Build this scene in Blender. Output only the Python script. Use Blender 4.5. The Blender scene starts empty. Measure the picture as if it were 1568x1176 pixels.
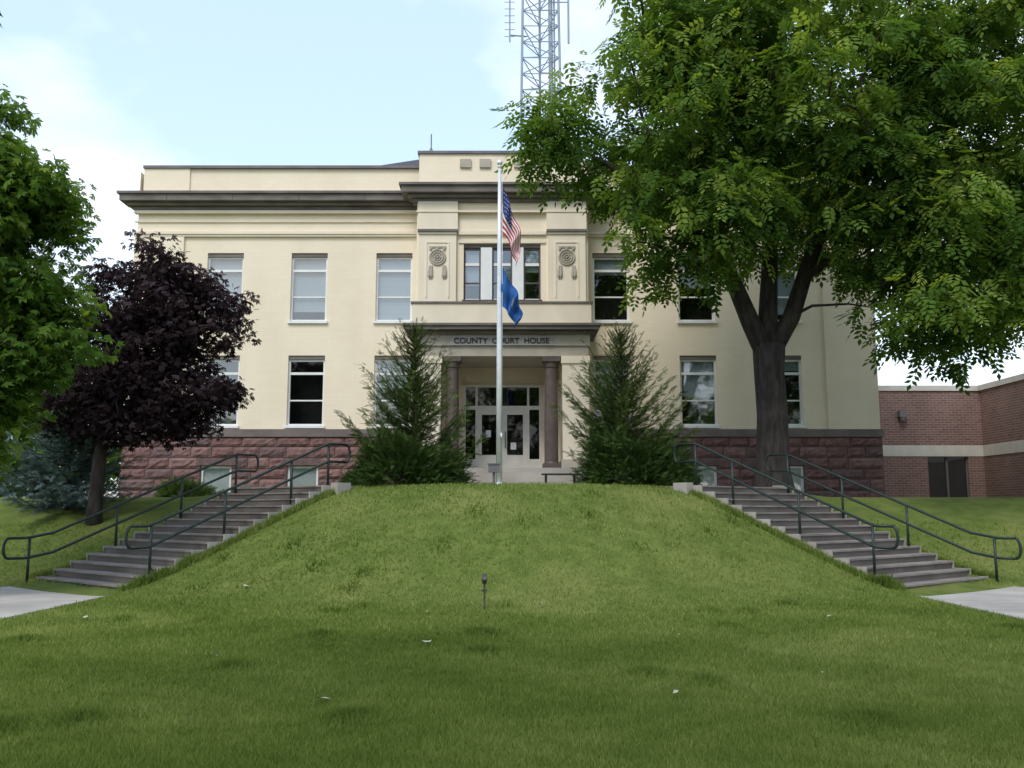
import bpy, math, random
import numpy as np
from mathutils import Vector
random.seed(7); rng=np.random.default_rng(7)
S=bpy.context.scene
COL=S.collection
# ---------------------------------------------------------------- materials
def newmat(name):
    m=bpy.data.materials.new(name); m.use_nodes=True
    nt=m.node_tree; nt.nodes.clear()
    out=nt.nodes.new('ShaderNodeOutputMaterial')
    return m,nt,out
def mat(name,c1,c2=None,scale=3.0,rough=0.8,bump=0.0,bscale=40.0,metal=0.0,spec=0.3,detail=6,lo=0.35,hi=0.65,c3=None,s3=0.4,stretch=None):
    m,nt,out=newmat(name); N=nt.nodes; L=nt.links
    p=N.new('ShaderNodeBsdfPrincipled'); L.new(p.outputs[0],out.inputs[0])
    p.inputs['Roughness'].default_value=rough; p.inputs['Metallic'].default_value=metal
    p.inputs['Specular IOR Level'].default_value=spec
    tc=N.new('ShaderNodeTexCoord'); src=tc.outputs['Object']
    if stretch:
        mp=N.new('ShaderNodeMapping'); mp.inputs['Scale'].default_value=stretch; L.new(src,mp.inputs[0]); src=mp.outputs[0]
    if c2 is None: c2=tuple(x*0.85 for x in c1)
    n=N.new('ShaderNodeTexNoise'); n.inputs['Scale'].default_value=scale; n.inputs['Detail'].default_value=detail
    L.new(src,n.inputs['Vector'])
    r=N.new('ShaderNodeValToRGB'); r.color_ramp.elements[0].position=lo; r.color_ramp.elements[1].position=hi
    r.color_ramp.elements[0].color=(*c1,1); r.color_ramp.elements[1].color=(*c2,1)
    L.new(n.outputs['Fac'],r.inputs[0]); col=r.outputs[0]
    if c3:
        n3=N.new('ShaderNodeTexNoise'); n3.inputs['Scale'].default_value=s3; n3.inputs['Detail'].default_value=3
        L.new(src,n3.inputs['Vector'])
        r3=N.new('ShaderNodeValToRGB'); r3.color_ramp.elements[0].position=.45; r3.color_ramp.elements[1].position=.7
        r3.color_ramp.elements[0].color=(0,0,0,1); r3.color_ramp.elements[1].color=(.8,.8,.8,1)
        L.new(n3.outputs['Fac'],r3.inputs[0])
        mx=N.new('ShaderNodeMixRGB'); L.new(r3.outputs[0],mx.inputs[0]); L.new(col,mx.inputs[1]); mx.inputs[2].default_value=(*c3,1)
        col=mx.outputs[0]
    L.new(col,p.inputs['Base Color'])
    if bump>0:
        nb=N.new('ShaderNodeTexNoise'); nb.inputs['Scale'].default_value=bscale; nb.inputs['Detail'].default_value=4
        L.new(src,nb.inputs['Vector'])
        b=N.new('ShaderNodeBump'); b.inputs['Strength'].default_value=bump; b.inputs['Distance'].default_value=0.03
        L.new(nb.outputs['Fac'],b.inputs['Height']); L.new(b.outputs[0],p.inputs['Normal'])
    return m
def brickmat(name,c1,c2,mortar,bw,bh,msize,rough=.85,bump=.3,stain=None):
    m,nt,out=newmat(name); N=nt.nodes; L=nt.links
    p=N.new('ShaderNodeBsdfPrincipled'); L.new(p.outputs[0],out.inputs[0]); p.inputs['Roughness'].default_value=rough
    p.inputs['Specular IOR Level'].default_value=.2
    tc=N.new('ShaderNodeTexCoord'); sp=N.new('ShaderNodeSeparateXYZ'); cb=N.new('ShaderNodeCombineXYZ')
    L.new(tc.outputs['Object'],sp.inputs[0])
    ad=N.new('ShaderNodeMath'); ad.operation='ADD'; L.new(sp.outputs[0],ad.inputs[0]); L.new(sp.outputs[1],ad.inputs[1])
    L.new(ad.outputs[0],cb.inputs[0]); L.new(sp.outputs[2],cb.inputs[1])
    b=N.new('ShaderNodeTexBrick'); b.inputs['Scale'].default_value=1; b.inputs['Brick Width'].default_value=bw
    b.inputs['Row Height'].default_value=bh; b.inputs['Mortar Size'].default_value=msize
    b.inputs['Color1'].default_value=(*c1,1); b.inputs['Color2'].default_value=(*c2,1); b.inputs['Mortar'].default_value=(*mortar,1)
    L.new(cb.outputs[0],b.inputs['Vector'])
    n=N.new('ShaderNodeTexNoise'); n.inputs['Scale'].default_value=.7; n.inputs['Detail'].default_value=8
    mp=N.new('ShaderNodeMapping'); mp.inputs['Scale'].default_value=(1,1,.45); L.new(tc.outputs['Object'],mp.inputs[0]); L.new(mp.outputs[0],n.inputs['Vector'])
    r=N.new('ShaderNodeValToRGB'); r.color_ramp.elements[0].position=.4; r.color_ramp.elements[1].position=.75
    r.color_ramp.elements[0].color=(1,1,1,1); r.color_ramp.elements[1].color=(*(stain or (.8,.8,.8)),1)
    L.new(n.outputs['Fac'],r.inputs[0])
    mx=N.new('ShaderNodeMixRGB'); mx.blend_type='MULTIPLY'; mx.inputs[0].default_value=1
    L.new(b.outputs['Color'],mx.inputs[1]); L.new(r.outputs[0],mx.inputs[2]); L.new(mx.outputs[0],p.inputs['Base Color'])
    bp=N.new('ShaderNodeBump'); bp.inputs['Strength'].default_value=bump; bp.inputs['Distance'].default_value=.01; bp.invert=True
    L.new(b.outputs['Fac'],bp.inputs['Height']); L.new(bp.outputs[0],p.inputs['Normal'])
    return m
def leafmat(name,dark,mid,light,trans=.35,gloss=.05):
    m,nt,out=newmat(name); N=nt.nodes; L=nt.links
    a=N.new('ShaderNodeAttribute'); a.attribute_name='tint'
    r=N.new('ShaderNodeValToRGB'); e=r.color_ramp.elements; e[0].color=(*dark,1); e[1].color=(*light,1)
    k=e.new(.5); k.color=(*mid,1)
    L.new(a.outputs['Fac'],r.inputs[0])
    d=N.new('ShaderNodeBsdfDiffuse'); t=N.new('ShaderNodeBsdfTranslucent')
    L.new(r.outputs[0],d.inputs[0])
    h=N.new('ShaderNodeMixRGB'); h.blend_type='MULTIPLY'; h.inputs[0].default_value=1; h.inputs[2].default_value=(1.7,1.7,.7,1) if mid[1]>mid[0] else (1.5,1,1,1)
    L.new(r.outputs[0],h.inputs[1]); L.new(h.outputs[0],t.inputs[0])
    m1=N.new('ShaderNodeMixShader'); m1.inputs[0].default_value=trans; L.new(d.outputs[0],m1.inputs[1]); L.new(t.outputs[0],m1.inputs[2])
    L.new(m1.outputs[0],out.inputs[0]); return m
def glassmat(name,fac=.3,tint=(.75,.78,.78)):
    m,nt,out=newmat(name); N=nt.nodes; L=nt.links
    t=N.new('ShaderNodeBsdfTransparent'); t.inputs[0].default_value=(*tint,1)
    g=N.new('ShaderNodeBsdfGlossy'); g.inputs['Roughness'].default_value=.04
    tc=N.new('ShaderNodeTexCoord'); n=N.new('ShaderNodeTexNoise'); n.inputs['Scale'].default_value=1.3; L.new(tc.outputs['Object'],n.inputs['Vector'])
    b=N.new('ShaderNodeBump'); b.inputs['Strength'].default_value=.07; b.inputs['Distance'].default_value=.1
    L.new(n.outputs['Fac'],b.inputs['Height']); L.new(b.outputs[0],g.inputs['Normal'])
    mx=N.new('ShaderNodeMixShader'); mx.inputs[0].default_value=fac
    L.new(t.outputs[0],mx.inputs[1]); L.new(g.outputs[0],mx.inputs[2]); L.new(mx.outputs[0],out.inputs[0]); return m

CREAM=brickmat('painted_cream_brick',(.84,.735,.575),(.82,.71,.55),(.79,.685,.525),.42,.14,.006,bump=.12,stain=(.93,.915,.89))
CREAM2=mat('painted_cream_stone',(.80,.71,.565),(.73,.64,.505),scale=1.5,rough=.8,bump=.1,stretch=(1,1,.4))
TAN=mat('tan_stone',(.46,.41,.34),(.38,.34,.28),scale=2,bump=.2)
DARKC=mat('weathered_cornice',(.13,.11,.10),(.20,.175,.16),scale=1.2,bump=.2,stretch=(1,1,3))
CAP=mat('metal_coping',(.13,.12,.13),(.17,.16,.17),scale=2,rough=.5)
WHITE=mat('white_paint',(.80,.80,.79),(.74,.74,.73),scale=4,rough=.45)
FRAMEW=mat('door_frame_cream',(.74,.72,.67),(.66,.64,.59),scale=4,rough=.5)
GLASS=glassmat('window_glass',.22)
GLASSD=glassmat('door_glass',.06,(.3,.3,.3))
DARK=mat('dark_interior',(.02,.02,.02),(.03,.028,.025),rough=.9)
BLIND=mat('window_blind',(.46,.52,.56),(.38,.44,.49),scale=1,rough=.8,stretch=(.2,.2,60))
PALEB=mat('pale_window_board',(.72,.76,.74),(.62,.66,.66),scale=2,rough=.8)
BROWN=mat('brown_column_stone',(.12,.09,.08),(.09,.07,.062),scale=5,rough=.5,bump=.1)
ROOF=mat('roof_shingle',(.10,.10,.12),(.07,.07,.085),scale=20)
STN=[mat('red_sandstone_a',(.23,.12,.115),(.145,.085,.082),scale=6,bump=.9,bscale=14,rough=.95),
     mat('red_sandstone_b',(.27,.15,.14),(.175,.11,.10),scale=5,bump=.9,bscale=12,rough=.95),
     mat('red_sandstone_c',(.18,.11,.108),(.125,.085,.084),scale=7,bump=.9,bscale=16,rough=.95)]
MORT=mat('stone_mortar',(.12,.08,.075),(.09,.065,.06),rough=1)
CONC=mat('concrete',(.45,.42,.38),(.36,.33,.30),scale=1.3,bump=.25,bscale=60,rough=.9,c3=(.31,.28,.25),s3=.8)
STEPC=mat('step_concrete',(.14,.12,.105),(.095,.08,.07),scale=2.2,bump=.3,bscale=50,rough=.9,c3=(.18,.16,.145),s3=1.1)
RAILM=mat('green_black_rail_paint',(.010,.022,.018),(.016,.03,.025),scale=8,rough=.45,spec=.4)
ALU=mat('pole_aluminium',(.76,.77,.79),(.66,.67,.69),scale=3,rough=.35,metal=.3)
STEEL=mat('galvanised_steel',(.30,.36,.44),(.26,.31,.38),scale=2,rough=.5)
BARK=mat('tree_bark',(.055,.046,.042),(.024,.021,.019),scale=9,bump=1,bscale=14,rough=1,stretch=(1,1,.25))
BRK=brickmat('brown_brick',(.26,.15,.13),(.195,.11,.098),(.36,.29,.265),.30,.1,.010,bump=.3)
BAND=mat('limestone_band',(.62,.58,.53),(.56,.52,.47),scale=3)

# ---------------------------------------------------------------- mesh builder
class MB:
    def __init__(s): s.v=[];s.f=[];s.m=[]
    def quad(s,a,b,c,d,m=0):
        i=len(s.v); s.v+= [a,b,c,d]; s.f.append((i,i+1,i+2,i+3)); s.m.append(m)
    def box(s,x0,x1,y0,y1,z0,z1,m=0):
        i=len(s.v)
        s.v+=[(x0,y0,z0),(x1,y0,z0),(x1,y1,z0),(x0,y1,z0),(x0,y0,z1),(x1,y0,z1),(x1,y1,z1),(x0,y1,z1)]
        for q in ((0,3,2,1),(4,5,6,7),(0,1,5,4),(1,2,6,5),(2,3,7,6),(3,0,4,7)):
            s.f.append(tuple(i+k for k in q)); s.m.append(m)
    def sweep(s,pts,rad,n=8,m=0,caps=True):
        pts=[Vector(p) for p in pts]
        if not hasattr(rad,'__len__'): rad=[rad]*len(pts)
        base=len(s.v); prev=None
        for k,p in enumerate(pts):
            t=(pts[min(k+1,len(pts)-1)]-pts[max(k-1,0)])
            if t.length<1e-9: t=Vector((0,0,1))
            t.normalize()
            if prev is None:
                a=Vector((1,0,0)) if abs(t.x)<.9 else Vector((0,1,0))
            else: a=prev
            u=(a-t*a.dot(t)).normalized(); w=t.cross(u); prev=u
            for j in range(n):
                an=2*math.pi*j/n
                s.v.append(tuple(p+(u*math.cos(an)+w*math.sin(an))*rad[k]))
        for k in range(len(pts)-1):
            for j in range(n):
                a=base+k*n+j; b=base+k*n+(j+1)%n
                s.f.append((a,b,b+n,a+n)); s.m.append(m)
        if caps:
            s.f.append(tuple(base+j for j in reversed(range(n)))); s.m.append(m)
            s.f.append(tuple(base+(len(pts)-1)*n+j for j in range(n))); s.m.append(m)
    def done(s,name,mats,parent=None,smooth=False,bevel=0):
        me=bpy.data.meshes.new(name); me.from_pydata(s.v,[],s.f)
        for x in mats: me.materials.append(x)
        me.polygons.foreach_set('material_index',s.m)
        if smooth: me.polygons.foreach_set('use_smooth',[True]*len(s.f))
        me.update(); o=bpy.data.objects.new(name,me); COL.objects.link(o)
        if parent: o.parent=parent
        if bevel:
            b=o.modifiers.new('b','BEVEL'); b.width=bevel; b.segments=2; b.limit_method='ANGLE'
        return o
def empty(name,loc=(0,0,0)):
    e=bpy.data.objects.new(name,None); COL.objects.link(e); e.location=loc; e.empty_display_size=.3; return e

# ---------------------------------------------------------------- terrain
CY=29.8; R0=8.7; R1=13.8; HT=2.15; KX=.64; KY=.768
def terrain(x,y,dip=True):
    x=np.asarray(x,float); y=np.asarray(y,float)
    r=np.hypot(x,y-CY); t=(R1-r)/(R1-R0); k=.07
    sp=lambda a: k*np.logaddexp(0,a/k)
    f=HT*(sp(t)-sp(t-1))
    # the lawn between the staircases bulges a little above their pitch line
    phi=np.arctan2(np.abs(x),np.maximum(CY-y,.01)); wgt=np.cos(np.clip(phi/math.radians(29),0,1)*math.pi/2)**1.3
    tt=np.clip(t,-.25,1.35); bul=np.where(tt<.55,np.cos(np.clip((tt-.55)/.8,-1,0)*math.pi/2)**2,np.cos(np.clip((tt-.55)/.8,0,1)*math.pi/2)**2)
    f=f+.24*wgt*bul*(y<CY)
    q=np.clip((y-19.2)/8.0,0,1); g=1.95*q*q*(3-2*q)
    d=np.abs(f-g); mx=np.maximum(f,g); h=np.clip(.3-d,0,None)/.3
    z=mx+h*h*.075*np.clip(mx/.4,0,1)
    z=z+.03*np.sin(x*.5+1)*np.sin(y*.43)*np.clip((19-y)/4,0,1)*np.clip((7-np.abs(x)),0,1)
    if dip:
        ins=stair_mask(x,y,1.62,8.85,13.7); z=np.where(ins,z-.4,z)
    return z
def stair_mask(x,y,hw,s0,s1):
    m=np.zeros(np.shape(x),bool)
    for sg in (-1,1):
        s_=(x*sg*KX)+(y-CY)*(-KY); t_=(x*sg*KY)+(y-CY)*KX
        m|=(np.abs(t_)<hw)&(s_>s0)&(s_<s1)
    return m
xs=np.concatenate([[-1500,-700,-300,-150,-80,-50,-35],np.arange(-26,26.01,.2),[35,50,80,150,300,700,1500]])
ys=np.concatenate([[-1500,-700,-300,-150,-80,-40,-20,-10,-4,0,3],np.arange(5,36.01,.2),[40,50,80,150,300,700,1500]])
X,Y=np.meshgrid(xs,ys); Z=terrain(X,Y)
nx=len(xs); ny=len(ys)
V=np.stack([X,Y,Z],-1).reshape(-1,3)
I=np.arange(nx*ny).reshape(ny,nx)
F=np.stack([I[:-1,:-1],I[:-1,1:],I[1:,1:],I[1:,:-1]],-1).reshape(-1,4)
def npmesh(name,V,F,mats,tint=None,parent=None,smooth=False):
    me=bpy.data.meshes.new(name); k=F.shape[1]
    me.vertices.add(len(V)); me.vertices.foreach_set('co',V.astype(np.float32).ravel())
    me.loops.add(F.size); me.loops.foreach_set('vertex_index',F.astype(np.int32).ravel())
    me.polygons.add(len(F)); me.polygons.foreach_set('loop_start',np.arange(0,F.size,k,dtype=np.int32))
    me.polygons.foreach_set('loop_total',np.full(len(F),k,np.int32))
    if smooth: me.polygons.foreach_set('use_smooth',np.ones(len(F),bool))
    for x in mats: me.materials.append(x)
    if tint is not None:
        a=me.attributes.new('tint','FLOAT','POINT'); a.data.foreach_set('value',tint.astype(np.float32))
    me.update(calc_edges=True); o=bpy.data.objects.new(name,me); COL.objects.link(o)
    if parent: o.parent=parent
    return o
GR=mat('lawn_soil_grass',(.10,.14,.032),(.15,.19,.048),scale=2.5,bump=.8,bscale=70,rough=1,spec=.05,c3=(.21,.22,.07),s3=.5,detail=8)
npmesh('ground',V,F,[GR],smooth=True)

def grass():
    n=360000
    u=rng.random(n); y0,y1=5.6,24.0
    yy=1/(1/y0+(1/y1-1/y0)*u)
    xx=(rng.random(n)*2-1)*(.60*yy+.4)
    # extra tufts hugging the stair edges, where the mower does not reach
    m=12000; sg=rng.choice([-1,1],m); s_=8.7+5.2*rng.random(m); t_=rng.choice([-1,1],m)*(1.88+.16*rng.random(m)**2)
    ex_=sg*(KX*s_-KY*t_); ey_=CY-KY*s_-KX*t_
    edge=np.concatenate([np.zeros(n,bool),np.ones(m,bool)])
    xx=np.concatenate([xx,ex_]); yy=np.concatenate([yy,ey_])
    keep=~stair_mask(xx,yy,1.865,8.6,13.85)
    pth=(np.abs(xx)>7.42)&(np.abs(xx)<11.02)&(yy<19.6)
    keep&=~(pth&~edge); xx=xx[keep]; yy=yy[keep]; edge=edge[keep]; n=len(xx)
    zz=terrain(xx,yy,False)-.004
    patch=.5+.25*np.sin(xx*1.7+np.sin(yy*1.3)*2)+.25*np.sin(yy*2.1+xx*.6+np.sin(xx*2.3))
    fine=.5+.5*np.sin(xx*5.3+2*np.sin(yy*3.1))*np.sin(yy*6.1+2*np.sin(xx*2.7))
    big=.5+.3*np.sin(xx*.55+1.2*np.sin(yy*.4+1))+.2*np.sin(yy*.9-xx*.33)
    # sparse weedy clumps, darker and taller
    wc=rng.random((60,2)); wx=(wc[:,0]*2-1)*9; wy=7+wc[:,1]*15; weed=np.zeros(n)
    for a_,b_ in zip(wx,wy): weed=np.maximum(weed,np.exp(-((xx-a_)**2+((yy-b_)*.8)**2)/.035))
    h=(.024+.03*rng.random(n)+.014*fine)*(1+.012*yy)*np.where(edge,2.3,1)*(1+.8*weed)
    w=(.0035+.00055*yy)*(1+.6*weed)
    a=rng.random(n)*2*math.pi; l=rng.random(n)*1.0; b=rng.random(n)*2*math.pi
    P0=np.stack([xx-np.cos(a)*w,yy-np.sin(a)*w,zz],1); P1=np.stack([xx+np.cos(a)*w,yy+np.sin(a)*w,zz],1)
    P2=np.stack([xx+np.cos(b)*h*l,yy+np.sin(b)*h*l,zz+h],1)
    V=np.stack([P0,P1,P2],1).reshape(-1,3); F=np.arange(n*3).reshape(-1,3)
    t=np.clip(.03+.24*patch+.16*fine+.35*rng.random(n)**1.5+.30*big-.35*weed,0,1)
    return npmesh('grass',V,F,[leafmat('grass_blade',(.075,.12,.027),(.17,.225,.055),(.35,.37,.15),trans=.3)],np.repeat(t,3))
grass()

# ---------------------------------------------------------------- stairs / paths / rails
def P(sg,s,t,z):  # stair frame: s = distance from mound centre, t>0 = inner side
    return (sg*(KX*s-KY*t), CY-KY*s-KX*t, z)
NST=14; RUN=(R1-R0)/NST; RISE=HT/NST
def pbox(mb,sg,s0,s1,t0,t1,z0,z1,m=0):
    i=len(mb.v)
    for z in (z0,z1):
        for s,t in ((s0,t0),(s1,t0),(s1,t1),(s0,t1)): mb.v.append(P(sg,s,t,z))
    for q in ((0,3,2,1),(4,5,6,7),(0,1,5,4),(1,2,6,5),(2,3,7,6),(3,0,4,7)):
        mb.f.append(tuple(i+k for k in q)); mb.m.append(m)
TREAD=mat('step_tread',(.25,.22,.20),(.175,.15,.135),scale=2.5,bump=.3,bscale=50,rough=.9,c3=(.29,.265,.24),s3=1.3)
for sg in (-1,1):
    e=empty('stone_staircase')
    mb=MB()
    for i in range(NST):
        s1=R1-RUN*i; z1=RISE*(i+1)
        dz=random.uniform(-.004,.004)
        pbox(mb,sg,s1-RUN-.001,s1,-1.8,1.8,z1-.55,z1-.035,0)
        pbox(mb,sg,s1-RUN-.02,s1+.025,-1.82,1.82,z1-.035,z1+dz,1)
        for t0,t1 in ((-1.86,-1.822),(1.822,1.86)): pbox(mb,sg,s1-RUN,s1+.03,t0,t1,z1-.5,z1+.01,2)
    pbox(mb,sg,R0-1.5,R0-.03,-1.82,1.82,HT-.5,HT+.002,1)
    for t in (-1.98,1.98): pbox(mb,sg,R0-.25,R0+.15,t-.12,t+.12,HT-.4,HT+.07,2)
    mb.done('steps',[STEPC,TREAD,CONC],e)
    e=empty('stair_handrail')
    mb=MB()
    for t,posts in ((1.62,[8.75,9.8,11.5,13.15]),(-1.62,[9.1,10.6,12.2,14.1])):
        zs=lambda s: float(np.clip((R1-s)/(R1-R0),0,1))*HT
        def ztop(s,off): return zs(s)+off
        for s in posts:
            mb.sweep([P(sg,s,t,zs(s)-.1),P(sg,s,t,ztop(s,1.02))],.03,8)
            mb.sweep([P(sg,s,t,zs(s)+.0),P(sg,s,t,zs(s)+.03)],.055,10)
        for off in (1.02,.60):
            a=posts[0]-.55; b=posts[-1]+.42
            pts=[P(sg,a,t,zs(posts[0])+off),P(sg,posts[0]-.02,t,zs(posts[0])+off)]
            for s in np.linspace(posts[0]+.15,posts[-1]-.05,12): pts.append(P(sg,s,t,ztop(s,off)))
            pts.append(P(sg,posts[-1]+.08,t,ztop(posts[-1],off-.02)))
            pts.append(P(sg,b,t,ztop(posts[-1],off-.02)))
            mb.sweep(pts,.03,8)
        for s_,zc in ((posts[0]-.55,zs(posts[0])+.81),(posts[-1]+.42,zs(posts[-1])+.79)):
            d=-1 if s_<posts[0] else 1
            arc=[P(sg,s_+d*.10*math.cos(a),t,zc+.21*math.sin(a)) for a in np.linspace(-math.pi/2,math.pi/2,9)]
            mb.sweep(arc,.03,8)
    mb.done('rail_tubes',[RAILM],e,smooth=True)
for sg in (-1,1):
    mb=MB()
    xa,xb=7.45,11.0
    y=-12
    while y<17.4:
        y2=min(y+1.5,17.4)
        mb.box(min(sg*xa,sg*xb),max(sg*xa,sg*xb),y+.01,y2-.01,-.1,.022+random.uniform(-.003,.003)); y=y2
    a=P(sg,R1+.03,1.8,.02); b=P(sg,R1+.03,-1.8,.02)
    i=len(mb.v); top=[(sg*xa,17.4,.02),(a[0],a[1],.02),(b[0],b[1],.02),(sg*xb,17.4,.02)]
    mb.v+=top+[(p[0],p[1],-.2) for p in top]
    mb.f+=[(i,i+1,i+2,i+3),(i+4,i+5,i+1,i),(i+7,i+6,i+2,i+3),(i,i+3,i+7,i+4),(i+1,i+5,i+6,i+2)]; mb.m+=[0]*5
    mb.done('footpath',[CONC])
mb=MB(); mb.box(-7,7,24.6,26.4,2.0,2.185); mb.box(-2.2,1.6,26.41,28.2,2.0,2.185)
mb.done('terrace_path',[CONC])

# ---------------------------------------------------------------- courthouse
CXB=-.35
B=empty('courthouse',(CXB,0,0))
def wallp(mb,x0,x1,z0,z1,y,ops,depth=.22,m=0):
    xb=sorted({x0,x1,*[a for o in ops for a in o[:2]]}); zb=sorted({z0,z1,*[a for o in ops for a in o[2:4]]})
    for i in range(len(xb)-1):
        for j in range(len(zb)-1):
            cx=(xb[i]+xb[i+1])/2; cz=(zb[j]+zb[j+1])/2
            if any(o[0]<cx<o[1] and o[2]<cz<o[3] for o in ops): continue
            mb.quad((xb[i],y,zb[j]),(xb[i+1],y,zb[j]),(xb[i+1],y,zb[j+1]),(xb[i],y,zb[j+1]),m)
    for a,b,c,d in ops:
        e=y+depth
        mb.quad((a,y,c),(a,e,c),(a,e,d),(a,y,d),m); mb.quad((b,y,c),(b,y,d),(b,e,d),(b,e,c),m)
        mb.quad((a,y,d),(b,y,d),(b,e,d),(a,e,d),m); mb.quad((a,y,c),(b,y,c),(b,e,c),(a,e,c),m)
FY=33.0; W=.66
cxs=[3.95,7.05,10.12]
walls=MB(); 
for sg in (-1,1):
    ops=[]
    for c in cxs:
        for z0,z1 in ((4.5,7.1),(8.3,10.9)): ops.append((sg*c-W,sg*c+W,z0,z1))
    a,b=sorted((sg*3.0,sg*13.4))
    wallp(walls,a,b,4.42,12.6,FY,ops)
    walls.quad((sg*13.4,FY,1.5),(sg*13.4,FY+18,1.5),(sg*13.4,FY+18,14),(sg*13.4,FY,14))
    a,b=sorted((sg*11.65,sg*13.46)); walls.box(a,b,FY-.09,FY+.05,4.42,11.6)
    a,b=sorted((sg*3.1,sg*13.25)); walls.box(a,b,FY+.12,FY+.4,13.07,14.15)
    a,b=sorted((sg*11.6,sg*13.30)); walls.box(a,b,FY+.06,FY+.3,13.07,14.15)
walls.quad((-13.4,FY+18,1.5),(13.4,FY+18,1.5),(13.4,FY+18,14),(-13.4,FY+18,14))
CYB=32.1
wallp(walls,-3.05,3.05,7.6,12.6,CYB,[(-1.37,1.37,8.85,10.98)],.25)
for sg in (-1,1):
    walls.quad((sg*3.05,CYB,1.5),(sg*3.05,FY,1.5),(sg*3.05,FY,12.6),(sg*3.05,CYB,12.6))
walls.box(-3.0,3.0,CYB+.05,CYB+.5,13.07,14.35)
walls.done('walls',[CREAM],B)
trim=MB()
for sg in (-1,1):
    a,b=sorted((sg*1.63,sg*2.96)); trim.box(a,b,CYB-.13,CYB+.02,8.2,11.38,0)
    a,b=sorted((sg*1.58,sg*3.0)); trim.box(a,b,CYB-.24,CYB+.02,11.38,11.46,1)
    trim.box(a+.03,b-.03,CYB-.18,CYB+.02,11.3,11.378,0)
    trim.box(a,b,CYB-.16,CYB+.01,11.46,12.5,0)
    c=sg*2.29; w=.42
    for q in ((c-w,c-w+.05,9.0,10.98),(c+w-.05,c+w,9.0,10.98)): trim.box(q[0],q[1],CYB-.155,CYB-.12,q[2],q[3],0)
    trim.box(c-w,c+w,CYB-.157,CYB-.12,10.98,11.03,0)
    a,b=sorted((sg*3.06,sg*13.5))
    trim.box(a,b,FY-.14,FY+.02,11.58,11.68,0); trim.box(a,b,FY-.10,FY+.02,11.50,11.578,0)
    trim.box(a,b,FY-.06,FY+.02,12.05,12.11,0); trim.box(a,b,FY-.17,FY+.02,12.36,12.47,0)
trim.box(-3.06,3.06,CYB-.19,CYB+.02,12.1,12.16,0)
trim.box(-1.55,1.55,CYB-.1,CYB+.02,11.30,11.42,0)
trim.box(-1.55,1.55,CYB-.05,CYB+.02,11.0,11.1,0)
for x in (-1.33,-.62,.62,1.33): trim.box(x-.2,x+.2,CYB-.03,CYB+.06,13.82,14.14,2)
trim.done('stone_trim',[CREAM2,DARKC,TAN],B)
md=MB()
for sg in (-1,1):
    c=sg*2.29; y=CYB-.15
    for r,t in ((.27,.035),(.19,.03)):
        pts=[(c+r*math.cos(a),y,10.45+r*math.sin(a)) for a in np.linspace(0,2*math.pi,25)]
        md.sweep(pts,t,8,caps=False)
    for a in np.linspace(0,2*math.pi,9)[:-1]:
        x=c+.1*math.cos(a); z=10.45+.1*math.sin(a)
        md.sweep([(x,y+.03,z),(x,y-.03,z)],[.05,.03],8)
    md.sweep([(c,y+.03,10.45),(c,y-.05,10.45)],[.07,.03],10)
    for k,dx in enumerate((-.27,-.2,.2,.27)):
        md.sweep([(c+dx,y,10.15),(c+dx*1.05,y,9.95),(c+dx*1.05,y,9.78),(c+dx*1.05,y,9.66)],[.03,.055,.06,.015],8)
    for dx in (-.24,0,.24): md.sweep([(c+dx,y,10.8),(c+dx,y,10.72)],[.05,.05],8)
    md.box(c-.3,c+.3,y-.02,y+.03,10.80,10.86)
md.done('medallions',[TAN],B,smooth=False)
co=MB()
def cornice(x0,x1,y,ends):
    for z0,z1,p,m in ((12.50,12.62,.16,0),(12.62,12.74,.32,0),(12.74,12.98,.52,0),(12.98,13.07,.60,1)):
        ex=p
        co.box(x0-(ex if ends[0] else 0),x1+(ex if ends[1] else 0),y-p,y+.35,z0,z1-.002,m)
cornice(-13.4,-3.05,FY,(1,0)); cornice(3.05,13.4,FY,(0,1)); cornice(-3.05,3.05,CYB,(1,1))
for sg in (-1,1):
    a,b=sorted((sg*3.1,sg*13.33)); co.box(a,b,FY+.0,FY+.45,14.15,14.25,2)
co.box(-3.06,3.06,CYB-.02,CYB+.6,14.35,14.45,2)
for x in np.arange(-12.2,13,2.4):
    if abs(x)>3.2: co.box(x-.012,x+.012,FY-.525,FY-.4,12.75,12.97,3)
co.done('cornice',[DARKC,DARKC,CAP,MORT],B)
rf=MB()
rf.quad((-13.3,FY+.3,13.9),(-3,FY+.3,13.9),(-3,FY+9,15.4),(-8,FY+9,15.4)); rf.quad((3,FY+.3,13.9),(13.3,FY+.3,13.9),(8,FY+9,15.4),(3,FY+9,15.4))
rf.quad((-3,FY+.3,13.9),(3,FY+.3,13.9),(3,FY+9,15.4),(-3,FY+9,15.4))
rf.quad((-8,FY+9,15.4),(8,FY+9,15.4),(13.3,FY+18,13.9),(-13.3,FY+18,13.9))
rf.quad((-13.3,FY+.3,13.9),(-8,FY+9,15.4),(-8,FY+9.01,15.4),(-13.3,FY+18,13.9)); rf.quad((13.3,FY+.3,13.9),(13.3,FY+18,13.9),(8,FY+9.01,15.4),(8,FY+9,15.4))
i=len(rf.v); rf.v+=[(-7.4,FY+2,14.6),(7.4,FY+2,14.6),(3,FY+2.6,15.55),(-3,FY+2.6,15.55),(7.4,FY+8,14.6),(-7.4,FY+8,14.6),(3,FY+8,15.55),(-3,FY+8,15.55)]
for q_ in ((0,1,2,3),(0,3,7,5),(1,4,6,2),(2,6,7,3),(4,5,7,6)): rf.f.append(tuple(i+k for k in q_)); rf.m.append(0)
rf.box(-7.4,7.4,FY+2.02,FY+7.9,13.9,14.59)
rf.done('roof',[ROOF],B)
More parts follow.
